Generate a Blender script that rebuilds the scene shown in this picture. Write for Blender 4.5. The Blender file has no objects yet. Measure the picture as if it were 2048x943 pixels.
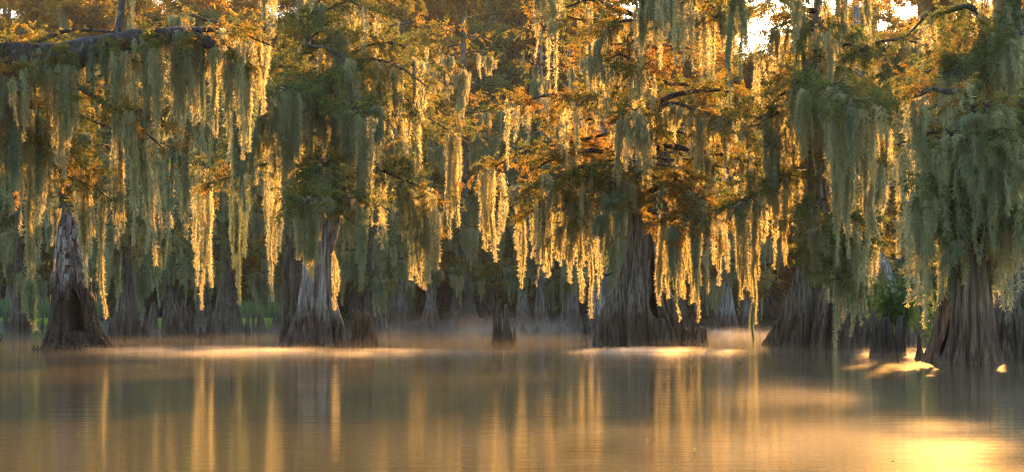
import bpy, math
import numpy as np

# ------------------------------------------------------------------ set-up
scene = bpy.context.scene
COL = scene.collection
F = 3151.0          # focal length in photograph pixels
HZ = 630.0          # horizon row
CAMH = 1.0
cam_d = bpy.data.cameras.new('camera')
cam = bpy.data.objects.new('camera', cam_d); COL.objects.link(cam)
cam.location = (0, 0, CAMH); cam.rotation_euler = (math.radians(90), 0, 0)
cam_d.sensor_width = 36.0; cam_d.lens = F / 2048 * 36.0
cam_d.shift_y = (HZ - 471.5) / 2048
cam_d.clip_start = 0.1; cam_d.clip_end = 5000
scene.camera = cam

SUN_AZ = 16.0       # degrees to the right of the view axis
SUN_EL = 18.0
SUN_E = 5.0
SKY_S = 0.10
HAZE_D = 0.00010
world = bpy.data.worlds.new('World'); scene.world = world; world.use_nodes = True
wn = world.node_tree; wn.nodes.clear()
wo = wn.nodes.new('ShaderNodeOutputWorld'); wb = wn.nodes.new('ShaderNodeBackground')
sk = wn.nodes.new('ShaderNodeTexSky'); sk.sky_type = 'NISHITA'; sk.sun_disc = False
sk.sun_elevation = math.radians(SUN_EL); sk.sun_rotation = math.radians(SUN_AZ)
sk.air_density = 1.2; sk.dust_density = 1.0; sk.ozone_density = 1.0
wb.inputs['Strength'].default_value = SKY_S
wn.links.new(sk.outputs[0], wb.inputs[0]); wn.links.new(wb.outputs[0], wo.inputs[0])

sun_d = bpy.data.lights.new('sun', 'SUN'); sun = bpy.data.objects.new('sun', sun_d); COL.objects.link(sun)
sun_d.energy = SUN_E; sun_d.angle = math.radians(0.9); sun_d.color = (1.0, 0.46, 0.105)
sun.rotation_euler = (math.radians(90 + SUN_EL), 0, math.radians(180 - SUN_AZ))
# a sun lamp shines along its local -Z: rebuild the rotation from the direction
from mathutils import Vector
_d = Vector((math.sin(math.radians(SUN_AZ)) * math.cos(math.radians(SUN_EL)),
             math.cos(math.radians(SUN_AZ)) * math.cos(math.radians(SUN_EL)), math.sin(math.radians(SUN_EL))))
sun.rotation_euler = _d.to_track_quat('Z', 'Y').to_euler()
sun.location = _d * 300

vs = scene.view_settings
scene.display_settings.display_device = 'sRGB'
vs.view_transform = 'Standard'; vs.look = 'None'; vs.gamma = 1.0; vs.use_curve_mapping = False
vs.exposure = 2.68
cy = scene.cycles
cy.use_denoising = True; cy.use_adaptive_sampling = True; cy.adaptive_threshold = 0.008
cy.max_bounces = 8; cy.diffuse_bounces = 3; cy.glossy_bounces = 3; cy.transmission_bounces = 5
cy.volume_bounces = 1; cy.transparent_max_bounces = 40
cy.caustics_reflective = False; cy.caustics_refractive = False
cy.pixel_filter_type = 'BLACKMAN_HARRIS'; cy.filter_width = 1.2
cy.denoising_prefilter = 'NONE'
cy.sample_clamp_indirect = 6.0

def W(px, py, Y):
    return np.array([(px - 1024.0) / F * Y, Y, CAMH + (HZ - py) / F * Y])
def YW(py):           # distance of a waterline row
    return F * CAMH / (py - HZ)

# ------------------------------------------------------------------ materials
def nmat(name):
    m = bpy.data.materials.new(name); m.use_nodes = True
    nt = m.node_tree; nt.nodes.clear()
    return m, nt, nt.nodes, nt.links

def noise(nt, vec, scale, detail=3, rough=0.6):
    n = nt.nodes.new('ShaderNodeTexNoise'); n.inputs['Scale'].default_value = scale
    n.inputs['Detail'].default_value = detail; n.inputs['Roughness'].default_value = rough
    if vec is not None: nt.links.new(vec, n.inputs['Vector'])
    return n

def ramp(nt, fac, stops):
    r = nt.nodes.new('ShaderNodeValToRGB'); e = r.color_ramp.elements
    while len(e) < len(stops): e.new(0.5)
    for i, (p, c) in enumerate(stops):
        e[i].position = p; e[i].color = (c[0], c[1], c[2], 1)
    nt.links.new(fac, r.inputs[0]); return r

def mapping(nt, scale, kind='Object'):
    tc = nt.nodes.new('ShaderNodeTexCoord'); mp = nt.nodes.new('ShaderNodeMapping')
    mp.inputs['Scale'].default_value = scale
    nt.links.new(tc.outputs[kind], mp.inputs[0]); return mp.outputs[0]

def leafy(name, stops, trans_stops, tfac=0.5, nscale=1.1, fine=9.0):
    m, nt, N, L = nmat(name)
    geo = N.new('ShaderNodeNewGeometry')
    n1 = noise(nt, geo.outputs['Position'], nscale, 2)
    n2 = noise(nt, geo.outputs['Position'], fine, 1)
    mx = N.new('ShaderNodeMix'); mx.inputs[0].default_value = 0.35
    L.new(n1.outputs[0], mx.inputs[2]); L.new(n2.outputs[0], mx.inputs[3])
    c1 = ramp(nt, mx.outputs[0], stops); c2 = ramp(nt, mx.outputs[0], trans_stops)
    d = N.new('ShaderNodeBsdfDiffuse'); t = N.new('ShaderNodeBsdfTranslucent')
    ms = N.new('ShaderNodeMixShader'); ms.inputs[0].default_value = tfac
    L.new(c1.outputs[0], d.inputs[0]); L.new(c2.outputs[0], t.inputs[0])
    L.new(d.outputs[0], ms.inputs[1]); L.new(t.outputs[0], ms.inputs[2])
    o = N.new('ShaderNodeOutputMaterial'); L.new(ms.outputs[0], o.inputs[0])
    return m

M_MOSS = leafy('spanish_moss', [(0.3, (.10, .155, .105)), (0.7, (.17, .235, .155))],
               [(0.3, (.52, .48, .24)), (0.7, (.76, .66, .36))], 0.58, 0.8, 6)
M_MOSSG = leafy('green_moss', [(0.3, (.10, .155, .11)), (0.7, (.16, .23, .155))],
                [(0.3, (.22, .30, .12)), (0.7, (.42, .42, .20))], 0.45, 0.8, 6)
M_LEAF = leafy('cypress_leaves', [(0.36, (.04, .075, .02)), (0.50, (.08, .09, .02)), (0.62, (.13, .07, .02))],
               [(0.36, (.09, .15, .03)), (0.50, (.27, .21, .035)), (0.62, (.42, .21, .04))], 0.55, 0.45, 5)
M_LEAFG = leafy('green_cypress_leaves', [(0.35, (.045, .09, .04)), (0.55, (.08, .125, .04)), (0.72, (.15, .08, .02))],
                [(0.35, (.08, .13, .04)), (0.52, (.20, .19, .045)), (0.68, (.40, .20, .03))], 0.5, 0.5, 5)
M_LEAFR = leafy('rusty_cypress_leaves', [(0.33, (.09, .09, .02)), (0.48, (.12, .08, .02)), (0.66, (.15, .075, .02))],
                [(0.33, (.26, .25, .04)), (0.48, (.50, .33, .04)), (0.66, (.52, .28, .04))], 0.6, 0.35, 4)
M_BUSH = leafy('shrub_leaves', [(0.35, (.02, .06, .025)), (0.7, (.05, .10, .03))],
               [(0.35, (.04, .12, .03)), (0.7, (.10, .20, .04))], 0.35, 2, 9)
M_REED = leafy('reed_leaves', [(0.35, (.05, .10, .05)), (0.7, (.10, .15, .06))],
               [(0.35, (.14, .28, .12)), (0.7, (.30, .36, .12))], 0.5, 2, 9)
M_PAD = leafy('water_plant_leaves', [(0.35, (.10, .20, .04)), (0.7, (.20, .28, .05))],
              [(0.35, (.30, .50, .08)), (0.7, (.5, .6, .10))], 0.5, 2, 9)

def bark(name, top, low, zline=1.3, pale=None, scale=1.0, bumpd=0.12, palet=0.55):
    m, nt, N, L = nmat(name)
    v = mapping(nt, (9 * scale, 9 * scale, 0.7 * scale))
    v2 = mapping(nt, (26 * scale, 26 * scale, 2.6 * scale))
    v3 = mapping(nt, (1.6, 1.6, 0.8))
    n1 = noise(nt, v, 1.0, 5, 0.7); n2 = noise(nt, v2, 1.0, 3, 0.7); n3 = noise(nt, v3, 1.0, 4, 0.6)
    geo = N.new('ShaderNodeNewGeometry'); sp = N.new('ShaderNodeSeparateXYZ'); L.new(geo.outputs['Position'], sp.inputs[0])
    # water stain: dark up to a wavering line
    ad = N.new('ShaderNodeMath'); ad.operation = 'MULTIPLY_ADD'; ad.inputs[1].default_value = 1.6
    L.new(n3.outputs[0], ad.inputs[0]); L.new(sp.outputs[2], ad.inputs[2])
    mr = N.new('ShaderNodeMapRange'); mr.inputs[1].default_value = zline + 0.35; mr.inputs[2].default_value = zline + 1.25
    L.new(ad.outputs[0], mr.inputs[0])
    dk = lambda c, k: tuple(x * k for x in c)
    ct = ramp(nt, n1.outputs[0], [(0.38, dk(top, .25)), (0.5, top), (0.64, dk(top, 1.9))])
    cl = ramp(nt, n1.outputs[0], [(0.38, dk(low, .3)), (0.5, low), (0.64, dk(low, 1.9))])
    mc = N.new('ShaderNodeMix'); mc.data_type = 'RGBA'
    L.new(mr.outputs[0], mc.inputs[0]); L.new(cl.outputs[0], mc.inputs[6]); L.new(ct.outputs[0], mc.inputs[7])
    out = mc.outputs[2]
    # lichen patches
    n4 = noise(nt, mapping(nt, (5, 5, 2.4)), 1.0, 5, 0.65)
    pr = ramp(nt, n4.outputs[0], [(palet, (0, 0, 0)), (palet + .06, (1, 1, 1))])
    mm = N.new('ShaderNodeMath'); mm.operation = 'MULTIPLY'; L.new(pr.outputs[0], mm.inputs[0]); L.new(mr.outputs[0], mm.inputs[1])
    m2 = N.new('ShaderNodeMath'); m2.operation = 'MULTIPLY'; m2.inputs[1].default_value = 0.75 if pale else 0.3
    L.new(mm.outputs[0], m2.inputs[0])
    mp = N.new('ShaderNodeMix'); mp.data_type = 'RGBA'; L.new(m2.outputs[0], mp.inputs[0]); L.new(out, mp.inputs[6])
    pc = pale or (.20, .23, .19); mp.inputs[7].default_value = (*pc, 1); out = mp.outputs[2]
    b = N.new('ShaderNodeBump'); b.inputs['Distance'].default_value = bumpd; b.inputs['Strength'].default_value = 1.0
    sm = N.new('ShaderNodeMath'); sm.operation = 'MULTIPLY_ADD'; sm.inputs[1].default_value = 0.5
    L.new(n2.outputs[0], sm.inputs[0]); L.new(n1.outputs[0], sm.inputs[2]); L.new(sm.outputs[0], b.inputs['Height'])
    p = N.new('ShaderNodeBsdfPrincipled'); L.new(out, p.inputs['Base Color']); p.inputs['Roughness'].default_value = 0.85
    p.inputs['Specular IOR Level'].default_value = 0.25
    L.new(b.outputs[0], p.inputs['Normal'])
    o = N.new('ShaderNodeOutputMaterial'); L.new(p.outputs[0], o.inputs[0]); return m

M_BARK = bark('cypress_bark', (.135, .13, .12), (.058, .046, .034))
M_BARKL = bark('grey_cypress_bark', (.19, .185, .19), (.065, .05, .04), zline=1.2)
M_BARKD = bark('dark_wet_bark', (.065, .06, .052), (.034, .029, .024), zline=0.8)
M_BARKB = bark('brown_bark', (.13, .10, .075), (.085, .058, .04), zline=1.2)
M_STUMP = bark('weathered_wood', (.10, .085, .075), (.035, .03, .026), zline=2.0, pale=(.30, .29, .32), scale=0.8, bumpd=0.09, palet=0.49)
M_HOLLOW_SHADE = bark('shade_painted_hollow_wood', (.011, .0095, .008), (.009, .008, .007), zline=.5)  # rotten inner wood, blackened so its colour carries the hollows' deep shade
M_LIMB = bark('limb_bark', (.026, .022, .019), (.04, .035, .03), zline=-3, scale=2, bumpd=0.02)
M_TWIG = bark('bleached_limb_bark', (.22, .21, .21), (.2, .2, .2), zline=-3, scale=2, bumpd=0.02)

# ------------------------------------------------------------------ object helpers
def tag(o, label=None, cat=None, group=None, kind=None):
    if label: o['label'] = label
    if cat: o['category'] = cat
    if group: o['group'] = group
    if kind: o['kind'] = kind
    return o

def empty(name, loc, label, cat, group=None, kind=None):
    o = bpy.data.objects.new(name, None); COL.objects.link(o); o.location = loc
    o.empty_display_size = 0.3
    return tag(o, label, cat, group, kind)

def link(name, me, parent=None, world_space=False):
    o = bpy.data.objects.new(name, me); COL.objects.link(o)
    if parent is not None:
        o.parent = parent
        if world_space: o.location = tuple(-np.array(parent.location))
    return o

def quad_mesh(name, V, mat, smooth=False):
    """V (n,4,3): loose quads"""
    V = np.ascontiguousarray(V.reshape(-1, 3), dtype=np.float32); n = len(V) // 4
    me = bpy.data.meshes.new(name)
    me.vertices.add(4 * n); me.vertices.foreach_set('co', V.ravel())
    me.loops.add(4 * n); me.loops.foreach_set('vertex_index', np.arange(4 * n, dtype=np.int32))
    me.polygons.add(n); me.polygons.foreach_set('loop_start', np.arange(0, 4 * n, 4, dtype=np.int32))
    me.polygons.foreach_set('loop_total', np.full(n, 4, dtype=np.int32))
    me.materials.append(mat); me.update(calc_edges=True); return me

def poly_mesh(name, V, Q, mat, smooth=True):
    V = np.ascontiguousarray(V, dtype=np.float32); Q = np.ascontiguousarray(Q, dtype=np.int32)
    me = bpy.data.meshes.new(name); n = len(Q)
    me.vertices.add(len(V)); me.vertices.foreach_set('co', V.ravel())
    me.loops.add(4 * n); me.loops.foreach_set('vertex_index', Q.ravel())
    me.polygons.add(n); me.polygons.foreach_set('loop_start', np.arange(0, 4 * n, 4, dtype=np.int32))
    me.polygons.foreach_set('loop_total', np.full(n, 4, dtype=np.int32))
    me.polygons.foreach_set('use_smooth', np.full(n, smooth))
    me.materials.append(mat); me.update(calc_edges=True); return me

class MB:
    def __init__(s): s.v = []; s.q = []; s.n = 0
    def grid(s, G, closed=True):
        """G (rows, cols, 3)"""
        r, c = G.shape[:2]; idx = np.arange(r * c).reshape(r, c) + s.n
        cc = c if closed else c - 1
        a = idx[:-1, :cc]; b = np.roll(idx, -1, 1)[:-1, :cc]; d = idx[1:, :cc]; e = np.roll(idx, -1, 1)[1:, :cc]
        s.q.append(np.stack([a, b, e, d], -1).reshape(-1, 4)); s.v.append(G.reshape(-1, 3)); s.n += r * c
    rot = None
    def mesh(s, name, mat, smooth=True):
        me = poly_mesh(name, np.concatenate(s.v), np.concatenate(s.q), mat, smooth)
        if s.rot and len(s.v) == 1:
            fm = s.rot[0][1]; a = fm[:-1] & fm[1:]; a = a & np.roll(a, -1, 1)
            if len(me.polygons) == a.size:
                me.materials.append(M_HOLLOW_SHADE); me.polygons.foreach_set('material_index', a.ravel().astype(np.int32)); me.update()  # cavity faces get the near-black colour with shade painted in
        return me

def wob(rng, n, k=4, lo=2, hi=9):
    """sum of random cosines as a function of angle and height"""
    A = rng.uniform(0.4, 1, k); f = rng.integers(lo, hi, k); p = rng.uniform(0, 6.28, k); g = rng.uniform(-1, 1, k)
    def fn(th, z):
        s = 0
        for i in range(k): s = s + A[i] * np.cos(f[i] * th + p[i] + g[i] * z)
        return s / A.sum()
    return fn

def smooth_interp(x, xs, ys):
    """monotone-ish cubic through knots"""
    xs = np.asarray(xs, float); ys = np.asarray(ys, float)
    if len(xs) < 3: return np.interp(x, xs, ys)
    m = np.gradient(ys, xs)
    d = np.diff(ys) / np.diff(xs)
    for i in range(len(d)):
        if abs(d[i]) < 1e-9: m[i] = m[i + 1] = 0
        else:
            m[i] = np.clip(m[i], min(0, 3 * d[i]), max(0, 3 * d[i])); m[i + 1] = np.clip(m[i + 1], min(0, 3 * d[i]), max(0, 3 * d[i]))
    i = np.clip(np.searchsorted(xs, x) - 1, 0, len(xs) - 2); h = xs[i + 1] - xs[i]; t = np.clip((x - xs[i]) / h, 0, 1)
    return ((2 * t**3 - 3 * t**2 + 1) * ys[i] + (t**3 - 2 * t**2 + t) * h * m[i] + (-2 * t**3 + 3 * t**2) * ys[i + 1] + (t**3 - t**2) * h * m[i + 1])

def trunk(mb, Y, prof, seed, sides=144, rows=110, flute=0.34, nfl=11, top_open=False, jag=0.0, cavs=(), rough=0.03, depth=0.9, flz=3.5, lean=0.0):
    """prof: [(py, pxL, pxR)] base to top, at distance Y. cavs: (theta, dtheta, z0, z1, depth) with theta = 0 facing the camera."""
    rng = np.random.default_rng(seed)
    zs = [CAMH + (HZ - p[0]) / F * Y for p in prof]
    cx = [((p[1] + p[2]) / 2 - 1024) / F * Y for p in prof]; rr = [(p[2] - p[1]) / 2 / F * Y for p in prof]
    zs = [-0.5] + zs; cx = [cx[0]] + cx; rr = [rr[0] * 1.06] + rr
    if zs[1] < -0.4: zs[1] = -0.4
    zb, zt = zs[0], zs[-1]
    u = np.linspace(0, 1, rows) ** 1.25
    th = np.linspace(0, 2 * np.pi, sides, endpoint=False)
    # theta = 0 faces the camera (-Y)
    cut = np.full(sides, zt)
    if jag > 0:
        j = wob(rng, 0, 7, 2, 17)(th, 0) * 0.5 + rng.uniform(-.5, .5, sides) * 0.35
        cut = zt - jag * (0.5 - j).clip(0, 1.2)
    Z = zb + u[:, None] * (cut[None] - zb)
    R = smooth_interp(Z, zs, rr); CX = smooth_interp(Z, zs, cx)
    ph = rng.uniform(0, 6.28); n1 = wob(rng, 0, 5, 1, 6)
    w = th[None] * nfl + ph + 2.2 * n1(th[None], Z * 0.25)
    ridge = np.abs(np.cos(w / 2)) ** 0.8                       # rounded hollows, sharp ribs turned inside out
    ridge = np.abs(np.sin(w / 2)) ** .95
    w2 = th[None] * (nfl * 2.7) + 3 * n1(th[None] + 1, Z * 0.3 + 2)
    r2 = np.abs(np.sin(w2 / 2))
    amp = flute * np.exp(-np.maximum(Z, 0) / flz) + 0.05
    rel = (1 - amp * (1 - ridge)) * (1 - amp * 0.4 * (1 - r2))
    big = wob(rng, 0, 4, 2, 6); rel = rel * (1 + 0.09 * big(th[None], Z * 0.5))
    fine = wob(rng, 0, 9, 14, 46); rel = rel * (1 + rough * fine(th[None], Z * 1.5)) * (1 + rng.uniform(-1, 1, Z.shape) * rough * .35)
    rel = rel / np.quantile(rel, .97)
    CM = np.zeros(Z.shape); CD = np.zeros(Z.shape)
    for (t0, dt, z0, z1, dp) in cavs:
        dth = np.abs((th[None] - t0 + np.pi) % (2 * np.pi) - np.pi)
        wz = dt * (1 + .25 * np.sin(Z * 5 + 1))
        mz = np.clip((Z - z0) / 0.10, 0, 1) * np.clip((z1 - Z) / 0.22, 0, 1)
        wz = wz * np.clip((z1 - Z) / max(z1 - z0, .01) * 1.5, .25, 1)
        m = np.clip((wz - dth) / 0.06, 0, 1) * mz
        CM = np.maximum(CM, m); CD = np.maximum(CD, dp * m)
    X = CX + R * rel * np.sin(th)[None]; Yy = Y - R * rel * depth * np.cos(th)[None] + CD * R * 1.1
    G = np.stack([X, Yy, Z], -1)
    if top_open:
        rows2 = 14; U = np.linspace(0, 1, rows2)
        Zi = cut[None] + (np.maximum(cut[None] - 1.6, 0.3) - cut[None]) * U[:, None]
        Ri = smooth_interp(Zi, zs, rr) * (0.78 - .1 * U[:, None]); CXi = smooth_interp(Zi, zs, cx)
        Gi = np.stack([CXi + Ri * np.sin(th)[None], Y - Ri * depth * np.cos(th)[None], Zi], -1)
        c = Gi[-1].mean(0)
        G = np.concatenate([G, Gi, np.repeat(c[None, None], sides, 1)], 0)
    else:
        c = G[-1].mean(0) + np.array([0, 0, 0.04 + 0.3 * rr[-1]])
        G = np.concatenate([G, (G[-1] * .5 + c * .5)[None] + np.array([0, 0, .02]), np.repeat(c[None, None], sides, 1)], 0)
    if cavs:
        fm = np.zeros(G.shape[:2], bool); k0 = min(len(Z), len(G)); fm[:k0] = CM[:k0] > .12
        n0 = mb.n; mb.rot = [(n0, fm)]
    mb.grid(G); return mb

def tube(mb, P, r, sides=8, rng=None, lump=0.12):
    P = np.asarray(P, float); r = np.asarray(r, float); n = len(P)
    T = np.gradient(P, axis=0); T /= np.linalg.norm(T, axis=1)[:, None] + 1e-9
    up = np.array([0, 0, 1.0]) if abs(T[0, 2]) < .8 else np.array([0, 1.0, 0])
    A = np.cross(T, up); A /= np.linalg.norm(A, axis=1)[:, None] + 1e-9; B = np.cross(A, T)
    th = np.linspace(0, 2 * np.pi, sides, endpoint=False)
    rr = r[:, None] * np.ones(sides)[None]
    if rng is not None: rr = rr * (1 + rng.uniform(-lump, lump, (n, sides)))
    G = P[:, None] + rr[..., None] * (np.cos(th)[None, :, None] * A[:, None] + np.sin(th)[None, :, None] * B[:, None])
    G = np.concatenate([G, np.repeat(P[-1:, None] + T[-1] * r[-1], sides, 1)], 0)
    mb.grid(G)

def respline(P, n):
    P = np.asarray(P, float); s = np.concatenate([[0], np.cumsum(np.linalg.norm(np.diff(P, axis=0), axis=1))])
    t = np.linspace(0, s[-1], n); return np.stack([smooth_interp(t, s, P[:, k]) for k in range(3)], 1)

# ------------------------------------------------------------------ moss
def moss_quads(L, Wd, n, seed, r0=0.07, conv=0.4, minl=0.35, dens=390, fib=(.05, .13), fw=.009, D=None, lumpy=0.3):
    """a hanging bundle of Spanish moss: n ropes of short curled fibres, top at the origin, hanging down -Z"""
    rng = np.random.default_rng(seed); D = D or Wd * 0.6; out = []
    for i in range(n):
        a = rng.uniform(-1, 1); b = rng.uniform(-1, 1)
        l = L * (minl + (1 - minl) * rng.uniform(0.25, 1) * (1 - .55 * abs(a))) if i else L
        if i == 0: a, b = rng.uniform(-.25, .25), 0
        x0, y0 = a * Wd / 2, b * D / 2; z0 = -rng.uniform(0, .12 if Wd < .9 else .5) * min(L, 1.5) - 0.15 * abs(a) * Wd
        x1, y1 = x0 * (1 - conv * rng.uniform(.2, 1.2)) + rng.normal(0, .08), y0 * (1 - conv) + rng.normal(0, .06)
        m = max(24, int(l * dens)); t = rng.uniform(0, 1, m)
        rs = r0 * rng.uniform(.35, 1.3)
        p, q, f1, f2 = rng.uniform(0, 6.28, 4)
        rad = rs * ((1 - t) ** .55 * .85 + .18) * (1 + lumpy * np.sin(t * l * 5 + p) * np.sin(t * l * 2.1 + q))
        rad *= np.clip(t / .06, .3, 1)
        ang = rng.uniform(0, 2 * np.pi, m); core = rng.random(m) < .55; rd = rad * np.where(core, .5 * np.sqrt(rng.uniform(0, 1, m)), np.sqrt(rng.uniform(0, 1, m)))
        wx = rng.uniform(.02, .07) * np.sin(t * l * rng.uniform(1.2, 2.4) + f1) + .02 * np.sin(t * l * 4.5 + f2); wy = rng.uniform(.02, .07) * np.sin(t * l * 1.9 + f2)
        c = np.stack([x0 + (x1 - x0) * t + wx + rd * np.cos(ang), y0 + (y1 - y0) * t + wy + rd * np.sin(ang), z0 - l * t], 1)
        stray = rng.random(m) < .05; rd = np.where(stray, rad * rng.uniform(1, 2.4, m), rd)
        c[:, 0] += np.where(stray, rad * 1.0 * np.cos(ang), 0)
        o = np.stack([np.cos(ang), np.sin(ang), np.zeros(m)], 1)
        fl = rng.uniform(fib[0], fib[1], m)
        down = rng.uniform(.5, 2.2, m); k = rng.uniform(.2, 1.0, m)
        d1 = o * k[:, None] + np.array([0, 0, -1.0]) * down[:, None] + rng.normal(0, .35, (m, 3))
        d1 /= np.linalg.norm(d1, axis=1)[:, None]
        d2 = d1 + o * rng.uniform(.2, 1.3, m)[:, None] + np.array([0, 0, 1.0]) * rng.uniform(-.3, 1.1, m)[:, None]
        d2 /= np.linalg.norm(d2, axis=1)[:, None]
        p1 = c + d1 * (fl * .6)[:, None]; p2 = p1 + d2 * (fl * .5)[:, None]
        s = np.cross(d1, rng.normal(0, 1, (m, 3))); s /= np.linalg.norm(s, axis=1)[:, None] + 1e-9
        w = fw * np.where(core, 1.6, .8)[:, None] * rng.uniform(.6, 1.4, m)[:, None] * .5
        out.append(np.stack([c - s * w, c + s * w, p1 + s * w, p1 - s * w], 1))
        out.append(np.stack([p1 - s * w, p1 + s * w, p2 + s * w * .4, p2 - s * w * .4], 1))
    return np.concatenate(out)

MOSS_T = []     # (length, width, mesh pale, mesh green)
_specs = [(0.8, .45, 7, .07), (1.1, .3, 5, .07), (1.4, .6, 9, .07), (1.8, .35, 5, .08), (2.2, .55, 8, .08), (2.6, .3, 4, .08),
          (3.0, .7, 10, .08), (3.6, .4, 5, .085), (1.5, 1.2, 11, .06), (2.2, 1.4, 12, .065), (2.8, 1.0, 10, .07), (0.6, .7, 9, .06)]
for i, (l, w, n, r) in enumerate(_specs):
    q = moss_quads(l, w, n, 100 + i, r)
    mp = quad_mesh('moss', q, M_MOSS); mg = quad_mesh('moss', q * np.array([-1, 1, 1]), M_MOSSG)
    MOSS_T.append((l, w, mp, mg))
FRINGE = [moss_quads(l, w, n, 160 + i, .05, dens=170, fw=.011) for i, (l, w, n) in enumerate([(.6, .35, 4), (.9, .3, 3), (1.5, .25, 3), (1.1, .5, 4), (2.0, .3, 3)])]
_LEN = np.array([m[0] for m in MOSS_T]); _WID = np.array([m[1] > .9 for m in MOSS_T])

CLEAR = [(590, 706, 425), (1222, 1345, 420), (95, 185, 400), (1560, 1650, 520), (1650, 1760, 590), (1886, 2002, 585), (1770, 1886, 600)]   # trunks the photograph shows bare below this row
def clear_len(p, l):
    px = 1024 + p[0] * F / p[1]; top = HZ - (p[2] - CAMH) * F / p[1]
    if 1490 < px < 1590 and top < 25 and p[1] < 60: return 0
    for a, b, row in CLEAR:
        if a < px < b and p[1] < 58 and (a < 1880 or p[1] < 36):
            l = min(l, (row - top) / F * p[1])
    return l
def hang(parent, p, length, rng, green=0.2, wide=1.0, fat=1.0, loc0=None):
    """one moss festoon as a part of a tree; p in world coordinates"""
    c = np.argsort(np.abs(_LEN - length) + rng.uniform(0, .8, len(_LEN)) + _WID * .5)[0]
    l, w, mp, mg = MOSS_T[c]
    me = mg if rng.random() < green else mp
    o = bpy.data.objects.new('moss_festoon', me); COL.objects.link(o); o.parent = parent
    o.location = tuple(np.asarray(p) - np.array(parent.location))
    s = length / l; o.scale = (wide * fat * rng.uniform(.8, 1.2), wide * fat * rng.uniform(.8, 1.2), s)
    o.rotation_euler = (rng.normal(0, .02), rng.normal(0, .02), rng.uniform(0, 6.28))
    return o

# ------------------------------------------------------------------ foliage
def spray_template(seed, n=34, L=.42, w=.022, ll=.10):
    """one feathery cypress spray: stem along +X with drooping leaflets"""
    rng = np.random.default_rng(seed); t = rng.uniform(.05, 1, n)
    c = np.stack([t * L, np.zeros(n), -.28 * L * t**2], 1) + rng.normal(0, .01, (n, 3))
    sgn = rng.choice([-1, 1], n)
    d = np.stack([rng.uniform(.1, .9, n), sgn * rng.uniform(.4, 1, n), rng.uniform(-1.0, .15, n)], 1)
    d /= np.linalg.norm(d, axis=1)[:, None]
    s = np.cross(d, rng.normal(0, 1, (n, 3)) + np.array([0, 0, 1.2])); s /= np.linalg.norm(s, axis=1)[:, None]
    l = ll * rng.uniform(.6, 1.4, n)[:, None]; h = w * rng.uniform(.6, 1.2, n)[:, None] / 2
    return np.stack([c - s * h * .6, c + s * h * .6, c + d * l + s * h, c + d * l - s * h], 1)
SPRAYS = [spray_template(50 + i) for i in range(5)]
SPRAYS_FAR = [spray_template(70 + i, n=12, L=.5, w=.05, ll=.17) for i in range(5)]

def norm(v): return v / (np.linalg.norm(v, axis=-1, keepdims=True) + 1e-9)

def leaf_cloud(pos, dirs, rng, scale, temps):
    out = []; which = rng.integers(0, len(temps), len(pos)); sc = scale * rng.uniform(.6, 1.3, len(pos))
    up = norm(np.array([0, 0, 1.0]) + rng.normal(0, .35, (len(pos), 3)))
    X = norm(dirs); Yv = norm(np.cross(up, X)); Z = np.cross(X, Yv)
    for k, T in enumerate(temps):
        m = which == k
        if not m.any(): continue
        R = np.stack([X[m], Yv[m], Z[m]], 1) * sc[m][:, None, None]       # (n, axis, xyz)
        V = np.einsum('qca,nab->nqcb', T, R) + pos[m][:, None, None]
        out.append(V.reshape(-1, 4, 3))
    return np.concatenate(out)

def twig_quads(P, r0):
    """P (n,k,3) twig paths -> 3-sided prisms"""
    n, k = P.shape[:2]; out = []
    d = norm(P[:, -1] - P[:, 0]); a = norm(np.cross(d, np.array([.1, .2, 1.0]))); b = np.cross(a, d)
    for i in range(k - 1):
        ra = r0 * (1 - i / (k - .5)); rb = r0 * (1 - (i + 1) / (k - .5))
        for j in range(3):
            t0, t1 = 2.094 * j, 2.094 * (j + 1)
            o0 = np.cos(t0) * a + np.sin(t0) * b; o1 = np.cos(t1) * a + np.sin(t1) * b
            out.append(np.stack([P[:, i] + o0 * ra, P[:, i] + o1 * ra, P[:, i + 1] + o1 * rb, P[:, i + 1] + o0 * rb], 1))
    return np.concatenate(out)

def rand_limb(rng, base, az, reach, rise, droop=.5, n=9, jit=.10):
    t = np.linspace(0, 1, n); d = np.array([math.cos(az), math.sin(az), 0])
    side = np.array([-d[1], d[0], 0])
    P = base + np.outer(t * reach, d) + np.outer(rise * t - droop * t**2.2, [0, 0, 1.0])
    j = np.cumsum(rng.normal(0, jit, n)); j -= j[0]
    j2 = np.cumsum(rng.normal(0, jit * .7, n)); j2 -= j2[0]
    return P + np.outer(j, side) + np.outer(j2, [0, 0, 1.0])

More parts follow.
